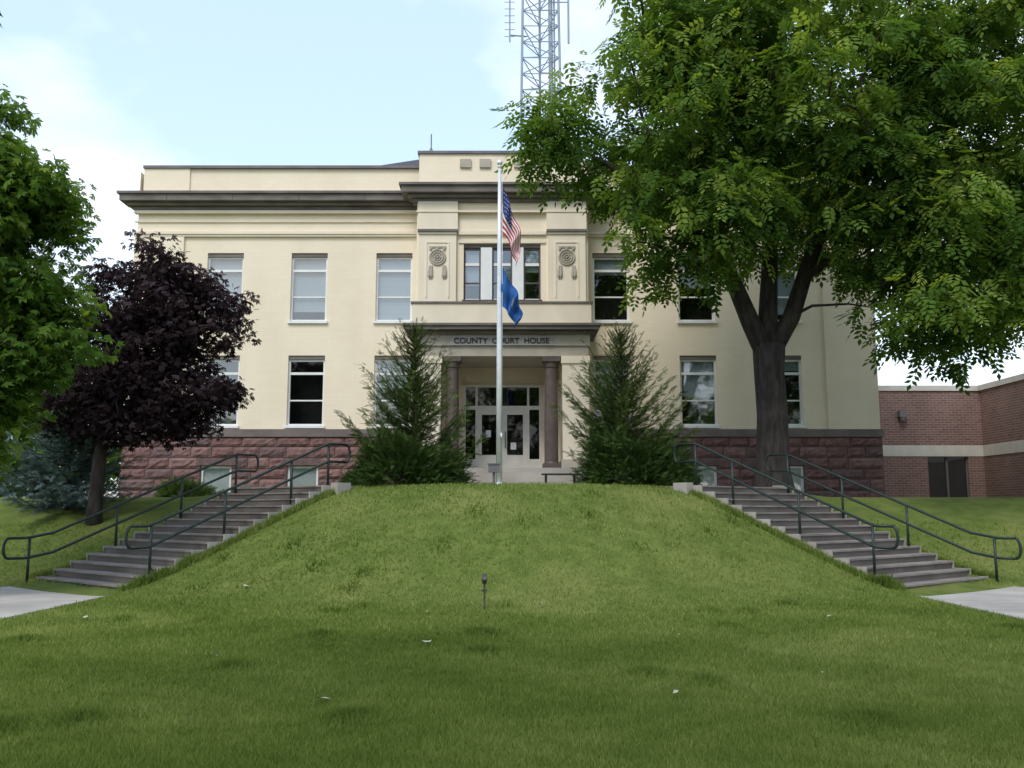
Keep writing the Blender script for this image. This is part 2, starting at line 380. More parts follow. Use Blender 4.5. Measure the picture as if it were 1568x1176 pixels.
rod=MB(); rod.sweep([(-2.6,CYB+.3,14.4),(-2.6,CYB+.3,15.2)],.022,6); rod.sweep([(-2.75,CYB+.3,14.4),(-2.6,CYB+.3,14.7)],.012,6); rod.sweep([(-2.45,CYB+.3,14.4),(-2.6,CYB+.3,14.7)],.012,6); rod.done('lightning_rod',[CAP],B)
wf=MB(); wg=MB(); wb=MB()
def sashwin(cx,z0,z1,w,y,blind):
    x0,x1=cx-w,cx+w; yf=y+.10; f=.07
    wf.box(x0,x1,y+.04,y+.2,z1-.14,z1-.002,1)
    top=z1-.14
    wf.box(x0,x0+f,yf,yf+.1,z0+.06,top,0); wf.box(x1-f,x1,yf,yf+.1,z0+.06,top,0)
    wf.box(x0+f,x1-f,yf,yf+.1,top-f,top,0); wf.box(x0+f,x1-f,yf,yf+.1,z0+.06,z0+.06+f,0)
    wf.box(x0-.06,x1+.06,y-.09,y+.22,z0-.03,z0+.058,0)
    zt=top-.55; wf.box(x0+f,x1-f,yf+.005,yf+.095,zt,zt+.09,0)
    zm=(zt+z0)/2+.02; wf.box(x0+f,x1-f,yf+.02,yf+.08,zm-.025,zm+.025,0)
    wg.quad((x0+f,yf+.06,z0+.1),(x1-f,yf+.06,z0+.1),(x1-f,yf+.06,zm),(x0+f,yf+.06,zm))
    wg.quad((x0+f,yf+.04,zm),(x1-f,yf+.04,zm),(x1-f,yf+.04,top),(x0+f,yf+.04,top))
    if blind is not None:
        wb.box(x0+f*.5,x1-f*.5,yf+.14,yf+.15,z0+.1+(1-blind)*(top-z0),top)
for sg in (-1,1):
    for k,c in enumerate(cxs):
        if sg<0: bl=[1.0,.86,.9][k]
        else: bl=[.3,.5,.9][k]
        sashwin(sg*c,8.3,10.9,W,FY,bl)
        lo={(-1,0):.45,(-1,1):None,(-1,2):None,(1,0):.6,(1,1):.58,(1,2):.2}[(sg,k)]
        sashwin(sg*c,4.5,7.1,W,FY,lo)
y=CYB
wf.box(-1.37,1.37,y+.05,y+.2,10.86,10.978,1)
for a,b in ((-1.37,-.76),(-.36,.36),(.76,1.37)):
    wf.box(a,a+.06,y+.1,y+.2,8.93,10.86,2); wf.box(b-.06,b,y+.1,y+.2,8.93,10.86,2)
    wf.box(a+.06,b-.06,y+.1,y+.2,10.2,10.3,0); wf.box(a+.06,b-.06,y+.1,y+.2,10.79,10.86,2); wf.box(a+.06,b-.06,y+.1,y+.2,8.93,9.0,0)
    wf.box(a+.06,b-.06,y+.12,y+.18,9.55,9.6,2)
    wg.quad((a,y+.15,8.9),(b,y+.15,8.9),(b,y+.15,10.9),(a,y+.15,10.9))
for a,b in ((-.76,-.36),(.36,.76)): wf.box(a,b,y+.03,y+.22,8.93,10.86,0)
wf.box(-1.42,1.42,y-.1,y+.24,8.83,8.928,2)
wb.box(-1.3,-.8,y+.24,y+.25,9.5,10.8); wb.box(.8,1.3,y+.24,y+.25,10.0,10.8)
for sg in (-1,1):
    for c in cxs[1:]:
        x0,x1=sg*c-.55,sg*c+.55
        for q in ((x0,x0+.08,2.05,3.12),(x1-.08,x1,2.05,3.12),(x0+.08,x1-.08,3.04,3.12),(x0+.08,x1-.08,2.05,2.13)):
            wf.box(q[0],q[1],FY-.03,FY+.06,q[2],q[3],0)
        wg.quad((x0+.06,FY+.02,2.1),(x1-.06,FY+.02,2.1),(x1-.06,FY+.02,3.1),(x0+.06,FY+.02,3.1))
        wb.box(x0+.06,x1-.06,FY+.05,FY+.06,2.1,3.1,1)
wf.done('window_frames',[WHITE,DARKC,BROWN],B); wg.done('window_glass',[GLASS],B); wb.done('window_blinds',[BLIND,PALEB],B)
it=MB()
it.box(-13.2,-3.06,FY+.9,FY+1.0,1.6,12.5); it.box(3.06,13.2,FY+.9,FY+1.0,1.6,12.5); it.box(-3,3,CYB+1.5,CYB+1.6,7.2,12.5)
it.box(-13.2,13.2,FY+.31,FY+1.0,7.5,7.6)
it.done('interior',[DARK],B)
sb=MB()
def block(x0,x1,z0,z1,y,m):
    nxk,nzk=max(3,int((x1-x0)/.13)),4; g=.012
    x0+=g;x1-=g;z0+=g;z1-=g; base=len(sb.v); dome=random.uniform(.04,.09)
    for j in range(nzk+1):
        for i in range(nxk+1):
            u=i/nxk; v=j/nzk; edge=(i in(0,nxk)) or (j in (0,nzk))
            d=0 if edge else dome*random.uniform(.5,1.1)
            sb.v.append((x0+(x1-x0)*u,y-.015-d,z0+(z1-z0)*v))
    w=nxk+1
    for j in range(nzk):
        for i in range(nxk):
            a=base+j*w+i; sb.f.append((a,a+1,a+1+w,a+w)); sb.m.append(m)
rows=[1.5,1.9,2.26,2.66,3.02,3.42,3.8,4.15]
def stonewall(x0,x1,y,ops):
    for j in range(len(rows)-1):
        z0,z1=rows[j],rows[j+1]
        segs=[(x0,x1)]
        for a,b,c,d in ops:
            if z1>c+.02 and z0<d-.02:
                ns=[]
                for s in segs:
                    if b<=s[0] or a>=s[1]: ns.append(s)
                    else:
                        if a>s[0]: ns.append((s[0],a))
                        if b<s[1]: ns.append((b,s[1]))
                segs=ns
        for s in segs:
            x=s[0]
            while x<s[1]-.01:
                l=random.uniform(.55,1.25); 
                if s[1]-(x+l)<.4: l=s[1]-x
                block(x,min(x+l,s[1]),z0,z1,y,random.choice((0,0,1,2))); x+=l
for sg in (-1,1):
    ops=[(sg*c-.55,sg*c+.55,2.0,3.14) for c in cxs[1:]]
    a,b=sorted((sg*3.0,sg*13.5)); stonewall(a,b,FY-.1,ops)
    wallp(sb,a,b,1.5,4.15,FY-.1,ops,.2,3)
    sb.box(a-(.04 if sg<0 else 0),b+(.04 if sg>0 else 0),FY-.2,FY+.02,4.15,4.42,4)
    for c in cxs[1:]: sb.box(sg*c-.7,sg*c+.7,FY-.17,FY-.02,3.14,3.40,2)
    sb.quad((sg*13.5,FY-.1,1.5),(sg*13.5,FY+10,1.5),(sg*13.5,FY+10,4.15),(sg*13.5,FY-.1,4.15),0)
sb.done('sandstone_base',STN+[MORT,mat('water_table_stone',(.20,.165,.155),(.15,.12,.115),scale=2,bump=.3)],B)
po=MB(); PY=31.0
po.box(-3.1,3.1,PY-1.0,33.9,1.6,2.93,2)
for i in range(5): po.box(-2.3,2.3,PY-1.0-.34*(5-i),PY-.98,1.9,2.15+.156*(i)+.0,2)
for sg in (-1,1):
    a,b=sorted((sg*2.05,sg*2.95)); po.box(a,b,PY,33.75,2.93,6.75,0)
    po.box(a-.05,b+.05,PY-.06,33.7,2.932,3.25,1); po.box(a-.04,b+.04,PY-.05,PY+.9,6.5,6.748,0)
po.box(-2.95,2.95,PY+.02,33.75,6.75,7.1,1)
po.box(-3.0,3.0,PY-.05,33.7,7.1,7.49,1)
po.box(-3.1,3.1,PY-.2,33.0,7.49,7.60,3); po.box(-3.28,3.28,PY-.42,33.0,7.602,7.72,3); po.box(-3.34,3.34,PY-.48,33.0,7.722,7.80,3)
po.box(-3.05,3.05,PY-.05,32.5,7.802,8.56,0); po.box(-3.1,3.1,PY-.1,32.5,8.562,8.62,3)
po.box(-1.75,1.75,PY-.075,PY,7.11,7.42,4)
po.box(-2.05,2.05,33.7,33.9,6.1,6.75,0)
for sg in (-1,1):
    a,b=sorted((sg*1.42,sg*2.05)); po.box(a,b,33.6,33.85,2.93,6.1,0)
    a,b=sorted((sg*1.5,sg*2.05)); po.box(a,b,33.5,33.6,2.93,6.3,0)
po.done('portico',[CREAM2,TAN,CONC,DARKC,mat('grey_inscription_panel',(.40,.365,.355),(.33,.305,.30),scale=3)],B)
cl=MB()
for sg in (-1,1):
    x=sg*1.68; y=PY+.32
    cl.sweep([(x,y,3.12),(x,y,3.2),(x,y,4.5),(x,y,6.35),(x,y,6.4),(x,y,6.52),(x,y,6.58)],[.27,.235,.235,.205,.24,.25,.29],20)
    cl.box(x-.3,x+.3,y-.3,y+.3,2.93,3.12); cl.box(x-.3,x+.3,y-.3,y+.3,6.58,6.749)
cl.done('columns',[BROWN],B,smooth=False)
dr=MB(); y=33.6
dr.box(-1.42,1.42,y,y+.14,6.02,6.12,0); dr.box(-1.42,1.42,y,y+.14,5.2,5.34,0)
for x in (-1.42,-.98,-.02,.9,1.34): dr.box(x,x+.08 if x!=-.02 else .02,y+.002,y+.138,2.93,5.2,0)
for x in (-1.42,-.98,.9,1.34): dr.box(x,x+.08,y+.002,y+.138,5.34,6.02,0)
for a,b in ((-.9,-.02),(.02,.9)):
    dr.box(a,a+.15,y+.02,y+.1,2.95,5.2,1); dr.box(b-.15,b,y+.02,y+.1,2.95,5.2,1)
    dr.box(a+.15,b-.15,y+.02,y+.1,5.02,5.2,1); dr.box(a+.15,b-.15,y+.02,y+.1,2.95,3.55,1)
    dr.box(a+.22,b-.22,y+.0,y+.02,3.05,3.45,1)
dr.box(-1.34,-.98,y+.02,y+.1,2.95,3.4,1); dr.box(.98,1.34,y+.02,y+.1,2.95,3.4,1)
dr.box(-.13,-.09,y-.05,y-.02,3.8,4.4,2); dr.box(.09,.13,y-.05,y-.02,3.8,4.4,2)
dr.box(.3,.5,y+.045,y+.05,3.75,4.0,3); dr.box(-.6,-.42,y+.045,y+.05,4.2,4.45,3)
dr.done('doors',[FRAMEW,FRAMEW,CAP,WHITE],B)
dg=MB(); dg.quad((-1.4,y+.07,3),(1.4,y+.07,3),(1.4,y+.07,6.05),(-1.4,y+.07,6.05)); dg.done('door_glass',[GLASSD],B)
di=MB(); di.box(-2,2,y+2.0,y+2.1,2.9,6.7); di.box(-2,2,y+.3,y+2,2.9,2.94); di.box(-1.9,-1.6,y+.3,y+2,2.9,6.7);di.box(1.6,1.9,y+.3,y+2,2.9,6.7); di.done('vestibule',[DARK],B)
tx=bpy.data.curves.new('inscription','FONT'); tx.body='COUNTY  COURT  HOUSE'; tx.size=.27; tx.align_x='CENTER'; tx.extrude=.008; tx.offset=.004
to=bpy.data.objects.new('inscription',tx); COL.objects.link(to); to.parent=B; to.rotation_euler=(math.pi/2,0,0); to.location=(0,PY-.085,7.17); tx.materials.append(DARK)

# ---------------------------------------------------------------- brick annex
A=empty('brick_annex')
an=MB(); AX=19.3; AY=38.0; ZT=6.45
wallp(an,12.9,AX,1.5,ZT,AY,[(17.0,18.65,1.95,3.75)],.2,0)
an.quad((AX,AY,1.5),(AX,22,1.5),(AX,22,ZT),(AX,AY,ZT),0)
an.box(12.9,AX-.01,AY-.03,AY+.02,3.75,4.2,1); an.box(AX-.03,AX+.02,22,AY-.035,3.75,4.2,1)
an.box(12.9,AX-.08,AY-.06,AY+.3,ZT,ZT+.22,1); an.box(AX-.07,AX+.4,22,AY+.3,ZT,ZT+.22,1)
an.box(16.9,17.0,AY+.1,AY+.2,1.95,3.75,2); an.box(17.78,17.86,AY+.1,AY+.2,1.95,3.75,2); an.box(18.6,18.65,AY+.1,AY+.2,1.95,3.75,2); an.box(16.95,18.7,AY+.1,AY+.2,1.9,2.0,2)
an.box(17,18.65,AY+.16,AY+.17,1.95,3.75,3)
an.quad((12.9,AY+.1,ZT+.1),(AX+20,AY+.1,ZT+.1),(AX+20,AY+30,ZT+.1),(12.9,AY+30,ZT+.1),4)
an.quad((AX,22,ZT+.1),(AX+20,22,ZT+.1),(AX+20,AY+.1,ZT+.1),(AX,AY+.1,ZT+.1),4)
an.quad((AX,22,1.5),(AX+20,22,1.5),(AX+20,22,ZT),(AX,22,ZT),0)
an.done('annex_walls',[BRK,BAND,CAP,glassmat('annex_glass',.15,(.1,.1,.1)),CONC],A)
lm=MB(); lm.box(15.85,16.15,AY-.28,AY-.02,5.35,5.6); lm.sweep([(16,AY-.16,5.35),(16,AY-.16,5.2)],[.13,.1],10); lm.done('wall_lamp',[CAP],A)
# ---------------------------------------------------------------- lattice tower
T=empty('radio_tower',(1.95,60,0)); tw=MB()
def hw(z): return 1.72-.014*z
legs=[(-1,-.6),(1,-.6),(0,1.1)]
H=46; zz=np.arange(2,H,1.15)
for lx,ly in legs: tw.sweep([(lx*hw(2),ly*hw(2),2),(lx*hw(H),ly*hw(H),H)],.085,8)
for i in range(len(zz)-1):
    z0,z1=zz[i],zz[i+1]
    for a,b in ((0,1),(1,2),(2,0)):
        A0=(legs[a][0]*hw(z0),legs[a][1]*hw(z0),z0);B0=(legs[b][0]*hw(z0),legs[b][1]*hw(z0),z0)
        A1=(legs[a][0]*hw(z1),legs[a][1]*hw(z1),z1);B1=(legs[b][0]*hw(z1),legs[b][1]*hw(z1),z1)
        tw.sweep([A0,B0],.035,5); tw.sweep([A0,B1] if i%2 else [B0,A1],.035,5)
tw.sweep([(.75,-.5,2),(.65,-.45,H)],.15,6); tw.sweep([(1.02,-.5,2),(.9,-.45,H)],.06,6)
for z in (33.5,36.5): tw.sweep([(-.9,-.6,z),(-2.1,-.8,z)],.05,6)
tw.sweep([(-2.1,-.8,33),(-2.1,-.8,38)],.05,6); tw.sweep([(1.9,-.6,33),(1.9,-.6,39)],.07,6); tw.sweep([(.8,-.6,36),(1.9,-.6,36)],.04,6)
for z in np.arange(33.4,37.8,.5): tw.sweep([(-2.45,-.8,z),(-1.75,-.8,z)],.025,5)
tw.done('lattice',[STEEL],T)

# ---------------------------------------------------------------- flagpole, flags
FP=empty('flagpole',(-.31,22.4,2.12)); f=MB()
f.sweep([(0,0,0),(0,0,3),(0,0,6),(0,0,8.0)],[.075,.068,.055,.04],16); f.sweep([(0,0,0),(0,0,.05),(0,0,.12)],[.16,.15,.08],16)
f.sweep([(0,0,8.0),(0,0,8.03),(0,0,8.06)],[.05,.06,.03],12)
pts=[(0,0,8.06+.075-.075*math.cos(a)) for a in np.linspace(0,math.pi,9)]; f.sweep(pts,[.002+.075*math.sin(a) for a in np.linspace(0,math.pi,9)],14)
f.sweep([(.06,-.05,1.2),(.075,-.06,4.5),(.06,-.03,7.9)],.006,5); f.box(.04,.07,-.1,.0,1.15,1.3)
f.done('pole',[ALU],FP,smooth=True)
def cloth(name,ztop,hoist,fly,drop,width,matf,mats,ph):
    nu,nv=60,39; v=[];fc=[];mi=[]
    for i in range(nu+1):
        for j in range(nv+1):
            u=i/nu; w=j/nv
            gather=(1-.45*u)
            x=.06+width*(1-(1-u)**1.6)*(1-.35*w)+.035*math.sin(u*11+w*4+ph)
            z=ztop-w*hoist*gather-u**1.05*drop*(1-.15*w)-.0
            y=-.02+.10*math.sin(u*15+w*2.5+ph)*min(1,u*4)+.03*math.sin(w*9+u*5)
            v.append((x,y,z))
    for i in range(nu):
        for j in range(nv):
            a=i*(nv+1)+j; fc.append((a,a+1,a+nv+2,a+nv+1)); mi.append(matf((i+.5)/nu,(j+.5)/nv,i,j))
    me=bpy.data.meshes.new(name); me.from_pydata(v,[],fc)
    for m in mats: me.materials.append(m)
    me.polygons.foreach_set('material_index',mi); me.polygons.foreach_set('use_smooth',[True]*len(fc))
    o=bpy.data.objects.new(name,me); COL.objects.link(o); o.parent=FP; return o
FR=mat('flag_red',(.42,.02,.035),rough=.8); FW=mat('flag_white',(.78,.77,.76),rough=.8); FB=mat('flag_blue',(.02,.035,.16),rough=.8); SB=mat('state_flag_blue',(.03,.12,.34),(.02,.08,.26),rough=.8); SG=mat('flag_gold',(.22,.26,.25),(.1,.15,.25),rough=.8,scale=30)
def us(u,w,i,j):
    if u<.4 and w<7/13:
        return 1 if (i%4==1 and (j%4==(1 if (i//4)%2 else 3))) else 2
    return 0 if int(w*13)%2==0 else 1
cloth('us_flag',9.6-2.12,1.15,1.9,1.65,.50,us,[FR,FW,FB],.4)
cloth('state_flag',7.55-2.12,1.0,1.6,1.2,.5,lambda u,w,i,j: 1 if (u-.5)**2+((w-.5)*.7)**2<.008 else 0,[SB,SG],2.2)
sl=empty('plaque_stand',(-.42,21.6,2.13)); q=MB(); q.sweep([(0,0,-.1),(0,0,.32)],.03,8); q.box(-.13,.13,-.09,.09,.32,.5); q.box(-.15,.15,-.11,.11,.5,.53); q.done('plaque_box',[CAP],sl)
st=empty('lawn_spike_light',(-.44,15.1,0.0)); zt=float(terrain(-.44,15.1)); st.location.z=zt
q=MB(); q.sweep([(0,0,-.05),(0,0,.42)],.016,8); q.sweep([(0,0,.40),(0,0,.47),(0,0,.56)],[.03,.05,.03],10); q.box(-.05,.05,-.02,.02,.28,.31); q.sweep([(.0,-.0,.42),(.0,-.1,.5)],[.03,.045],8); q.done('spike_and_head',[mat('weathered_metal',(.10,.09,.08),(.05,.045,.04),rough=.6,scale=12)],st)
bn=empty('park_bench',(1.42,27.5,2.185)); q=MB()
for i in range(4): q.box(-.55,.55,-.2+i*.1,-.12+i*.1,.42,.46)
for x in (-.42,.42): q.box(x-.03,x+.03,-.2,.2,.36,.415); q.box(x-.03,x+.03,-.17,-.12,0,.36); q.box(x-.03,x+.03,.12,.17,0,.36)
q.done('bench_slats',[mat('dark_bench_paint',(.015,.02,.018),rough=.5)],bn)

# ---------------------------------------------------------------- foliage
def rotm(yaw,pitch,roll):
    cy,sy,cp,sp,cr,sr=np.cos(yaw),np.sin(yaw),np.cos(pitch),np.sin(pitch),np.cos(roll),np.sin(roll)
    ax=np.stack([cy*cp,sy*cp,-sp],1)
    s0=np.stack([-sy,cy,np.zeros_like(cy)],1); u0=np.cross(ax,s0)
    sd=s0*cr[:,None]+u0*sr[:,None]; up=np.cross(ax,sd)
    return ax,sd,up
def scatter(name,tv,tf,pos,size,yaw,pitch,roll,tint,m,parent):
    ax,sd,up=rotm(yaw,pitch,roll)
    tv=np.array(tv,float)
    V=(ax[:,None,:]*tv[None,:,0:1]+sd[:,None,:]*tv[None,:,1:2]+up[:,None,:]*tv[None,:,2:3])*size[:,None,None]+pos[:,None,:]
    n=len(pos); k=len(tv); F=(np.array(tf)[None]+ (np.arange(n)*k)[:,None,None]).reshape(-1,len(tf[0]))
    return npmesh(name,V.reshape(-1,3),F,[m],np.repeat(tint,k),parent)
def compound():
    v=[];f=[]
    def leaflet(x,z,dx,dy,l,w):
        i=len(v); n=math.hypot(dx,dy); dx/=n;dy/=n; px,py=-dy,dx
        v.extend([(x,0,z),(x+dx*l*.45+px*w,dy*l*.45+py*w,z-.03),(x+dx*l,dy*l,z-.12*l-.02),(x+dx*l*.45-px*w,dy*l*.45-py*w,z-.03)]); f.append((i,i+1,i+2,i+3))
    for k in range(3):
        x=.22+.26*k; z=-.18*(x*x)
        for s in (-1,1): leaflet(x,z,.55,s*.9,.42-.02*k,.105)
    leaflet(.9,-.16,1,0,.42,.11)
    return v,f
def maple():
    v=[(0,0,0)];f=[]
    tips=[(-75,.55),(-38,.85),(0,1.0),(38,.85),(75,.55)]
    for k,(a,l) in enumerate(tips):
        a=math.radians(a); i=len(v); h=math.radians(17)
        v.extend([(math.cos(a-h)*l*.62,math.sin(a-h)*l*.62,-.04),(math.cos(a)*l,math.sin(a)*l,-.14*l),(math.cos(a+h)*l*.62,math.sin(a+h)*l*.62,-.04)])
        f.append((0,i,i+1,i+2))
    return v,f
def spray():
    v=[];f=[]
    def nd(x,dx,dy,l,w,z=0):
        i=len(v); n=math.hypot(dx,dy);dx/=n;dy/=n;px,py=-dy,dx
        v.extend([(x,0,z),(x+dx*l*.5+px*w,dy*l*.5+py*w,z),(x+dx*l,dy*l,z-.03),(x+dx*l*.5-px*w,dy*l*.5-py*w,z)]); f.append((i,i+1,i+2,i+3))
    for k in range(6):
        x=.08+.14*k
        for s in (-1,1): nd(x,.8,s*.75,.34-.03*k,.036,.03*(k%2))
    nd(.0,1,0,1.0,.03)
    nd(.7,1,0.05,.4,.03)
    return v,f
def crown_points(ells,ncl,seed,shell=.55,excl=None):
    r=np.random.default_rng(seed); vol=np.array([e[3]*e[4]*e[5] for e in ells])**.75; pr=vol/vol.sum(); out=[]
    while len(out)<ncl:
        e=ells[r.choice(len(ells),p=pr)]; d=r.normal(size=3); d/=np.linalg.norm(d)
        rad=shell+(1-shell)*r.random()**.6
        if r.random()<.15: rad*=.5
        p=np.array(e[:3])+d*rad*np.array(e[3:6])
        if excl is not None and excl(p): continue
        out.append(p)
    return np.array(out)
def clump_leaves(cl,per,rad,seed,flat=.7):
    r=np.random.default_rng(seed); n=len(cl)
    cr=rad*(.55+.9*r.random(n)); cnt=np.maximum(6,(per*(cr/rad)**1.7*(.6+.8*r.random(n)))).astype(int)
    idx=np.repeat(np.arange(n),cnt); N=len(idx)
    d=r.normal(size=(N,3)); d/=np.linalg.norm(d,axis=1)[:,None]; rr=r.random(N)**.5
    off=d*rr[:,None]*cr[idx][:,None]; off[:,2]*=flat
    pos=cl[idx]+off
    yaw=np.arctan2(off[:,1],off[:,0])+r.normal(size=N)*.8
    return pos,yaw,idx,off,r
def tree(name,leaf,lm,ells,ncl,per,rad,size,trunk,limbs,seed,pitch=(.5,.5),excl=None,tb=0,shell=.55,extra=None,flat=.7,roll=.5,twig=.016):
    e=empty(name); cl=crown_points(ells,ncl,seed,shell,excl)
    if extra is not None: cl=np.vstack([cl,np.array(extra)])
    pos,yaw,idx,off,r=clump_leaves(cl,per,rad,seed+1,flat); N=len(pos)
    ctint=r.random(len(cl)); 
    zn=(pos[:,2]-pos[:,2].min())/(np.ptp(pos[:,2]))
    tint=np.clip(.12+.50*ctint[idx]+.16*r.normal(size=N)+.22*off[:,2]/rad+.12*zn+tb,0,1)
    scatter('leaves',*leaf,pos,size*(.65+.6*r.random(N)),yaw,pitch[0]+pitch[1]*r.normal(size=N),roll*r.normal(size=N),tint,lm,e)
    mb=MB(); nodes=[]
    mb.sweep(trunk[0],trunk[1],14)
    for pts,rd in limbs:
        mb.sweep(pts,rd,9)
        for a in range(1,len(pts)):
            for t in (0,.5): 
                p=Vector(pts[a])*(1-t)+Vector(pts[a-1])*t; nodes.append(p)
    nodes.append(Vector(trunk[0][-1])); 
    rr=random.Random(seed)
    nd=np.array([tuple(p) for p in nodes])
    order=np.argsort([np.min(np.linalg.norm(nd-c,axis=1)) for c in cl])
    allp=[np.array(p) for p in nd]
    for k in order:
        c=cl[k]; A=np.array(allp); dd=np.linalg.norm(A-c,axis=1)+np.where(A[:,2]>c[2]+.3,1.0,0); j=int(np.argmin(dd)); a=A[j]
        L=float(np.linalg.norm(c-a)); 
        m1=a+(c-a)*.35+np.array([rr.uniform(-.1,.1)*L,rr.uniform(-.1,.1)*L,.10*L]); m2=a+(c-a)*.7+np.array([rr.uniform(-.08,.08)*L,rr.uniform(-.08,.08)*L,.08*L])
        b=twig+.012*L
        mb.sweep([tuple(a),tuple(m1),tuple(m2),tuple(c)],[b*1.3,b,b*.7,b*.35],5,caps=False)
        allp.append(m2); allp.append(c)
    mb.done('trunk_and_branches',[BARK],e,smooth=True)
    return e
G1=leafmat('ash_leaf',(.035,.075,.018),(.10,.175,.036),(.29,.35,.07),.42)
G2=leafmat('maple_leaf',(.035,.075,.016),(.09,.165,.032),(.23,.30,.055),.4)
MR=leafmat('maroon_leaf',(.014,.011,.013),(.034,.024,.028),(.075,.052,.056),.2)
CN=leafmat('conifer_needle',(.03,.055,.018),(.08,.125,.038),(.19,.235,.085),.2)
BS=leafmat('blue_spruce_needle',(.07,.11,.11),(.14,.20,.21),(.25,.33,.35),.1)
comp=compound(); mpl=maple(); spr=spray()
ells=[(9.0,25.5,13.6,6.0,4.5,5.6),(4.2,24.8,12.6,3.6,2.6,2.6),(1.0,24.4,11.5,1.5,1.1,1.3),(4.9,24,9.3,2.3,2.0,2.1),(5.0,24,8.4,2.0,1.5,1.5),(11.6,23.8,8.6,3.9,3.0,2.9),(11.9,23.6,7.6,3.0,2.0,1.7),(14.2,25,12.5,3.6,4,5.2),(5.4,25,15.8,2.8,2.5,2.6),(8.3,23.2,10.2,3.4,1.8,2.2),(7.5,24,13,4.5,2.5,3.5),(12.5,24,13,4,2.5,4)]
ex=lambda p: (6.5<p[0]<8.8 and p[2]<8.5) or (p[0]<3.2 and p[2]>14.2)
gz=float(terrain(7.2,25.8))
b0=(7.25,25.8)
trunk=([(b0[0],b0[1],gz-.2),(b0[0],b0[1],gz+.15),(b0[0]-.02,b0[1],gz+.7),(b0[0]+.03,b0[1],4.2),(b0[0]-.02,b0[1],5.4),(b0[0],b0[1],6.2)],[.66,.54,.46,.43,.42,.46])
limbs=[([(7.2,25.8,5.9),(6.75,25.7,6.8),(6.15,25.5,8.2),(5.6,25.3,10),(5.0,25,12),(4.3,24.8,14)],[.32,.27,.22,.17,.11,.06]),
 ([(7.2,25.8,6.0),(7.3,25.9,7.2),(7.45,26,9),(7.3,26,12),(7.8,26,15),(8,26,18)],[.33,.27,.22,.18,.12,.06]),
 ([(7.3,25.8,6.0),(7.9,25.7,7.0),(8.3,25.6,8.2),(8.9,25.5,9.8),(10,25.3,12),(11,25,15)],[.30,.25,.22,.19,.13,.06]),
 ([(8.3,25.6,8.1),(9.4,25.2,8.9),(11,24.6,9.7),(13,24.5,10.6)],[.14,.12,.09,.05]),
 ([(6.2,25.5,8.2),(5.2,25,9.2),(4,24.6,9.9),(2.6,24.4,11),(1.3,24.3,11.6)],[.13,.11,.09,.06,.03]),
 ([(9.6,25.4,11),(12,25.2,12.3),(14.5,25,13.6)],[.13,.09,.05])]
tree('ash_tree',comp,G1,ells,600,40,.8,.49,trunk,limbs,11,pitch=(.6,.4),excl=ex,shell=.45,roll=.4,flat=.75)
gz=float(terrain(-10.7,24))
tree('maroon_maple_tree',mpl,MR,[(-9.8,24.2,5.9,2.5,2.2,2.4),(-9.7,24.2,7.2,1.9,1.7,1.6),(-8.9,24,4.8,1.8,1.7,1.5),(-10.9,24.2,4.8,1.7,1.7,1.6),(-8.2,24.1,6.6,1.4,1.2,1.2),(-9.8,23.8,4.1,1.8,1.3,.9)],330,60,.52,.15,
 ([(-10.7,24,gz-.2),(-10.7,24,gz+.3),(-10.65,24,3),(-10.5,24,4)],[.24,.19,.16,.14]),
 [([(-10.5,24,3.9),(-10.2,24,5.5),(-9.9,24.1,8)],[.11,.08,.03]),([(-10.5,24,3.6),(-9.6,24,4.8),(-8.8,24,6.2)],[.09,.07,.03]),([(-10.6,24,3.6),(-11.2,24,4.6),(-11.4,24.1,6)],[.08,.06,.03])],21,pitch=(.6,.4),shell=.4,tb=.02)
gz=float(terrain(-11.2,17))
tree('maple_tree',mpl,G2,[(-10.9,17.2,7.0,2.4,2.2,2.7),(-9.6,17,7.3,1.3,1.3,1.4),(-10.3,16.9,4.8,2.0,1.7,1.9),(-9.0,16.9,5.0,1.2,1.1,1.1),(-10.4,17.1,3.5,1.6,1.2,1.2),(-10.9,17.1,2.4,1.3,1.0,.9)],410,60,.5,.17,
 ([(-11.6,17,gz-.2),(-11.6,17,gz+.3),(-11.5,17,2.4),(-11.4,17,4)],[.26,.2,.17,.15]),
 [([(-11.4,17,3.9),(-11.2,17,6),(-10.9,17.1,9)],[.14,.1,.04]),([(-11.4,17,3),(-10.6,17,4),(-9.6,17,5)],[.1,.07,.03]),([(-11.3,17,5),(-10.4,17,6.4),(-9.6,17,7.6)],[.1,.07,.03])],31,pitch=(.6,.4),shell=.35)
SH=tree('shade_tree',mpl,G2,[(-3,-1,11.5,6.5,6.0,3.6),(3.5,0,12.5,5.5,5.5,3.4),(-6,2,10.0,3,3,2.2)],150,20,1.0,.34,
 ([(-1,-3.5,-.2),(-1,-3.5,.3),(-1,-3.4,3),(-.9,-3.3,6.5)],[.6,.48,.4,.38]),
 [([(-.9,-3.3,6.3),(-2.2,-2,8.5),(-4,-.5,11)],[.28,.2,.1]),([(-.9,-3.3,6.3),(1,-2,9),(3.5,0,12)],[.28,.2,.1]),([(-.9,-3.3,6.3),(-1,-3,10),(-1,-2,13)],[.28,.2,.08]),([(-3,-1.2,9.8),(-2.6,3,9.0),(-2.25,8.4,7.6),(-2.2,8.9,7.0)],[.1,.06,.02,.006]),([(-4,-.5,10.8),(-5.8,4,9.2),(-5.5,8.2,7.3),(-5.35,8.9,6.6)],[.1,.05,.02,.006])],41,pitch=(.6,.4),shell=.4,
 excl=lambda p:(p[2]-1.6)<.66*p[1]+.9)
tp=[];r_=np.random.default_rng(3)
for c,n_ in (((-2.2,8.9,7.0),9),((-5.36,8.9,6.6),9)):
    for k in range(n_): tp.append(np.array(c)+r_.normal(size=3)*np.array([.08,.08,.06])+np.array([0,0,.05]))
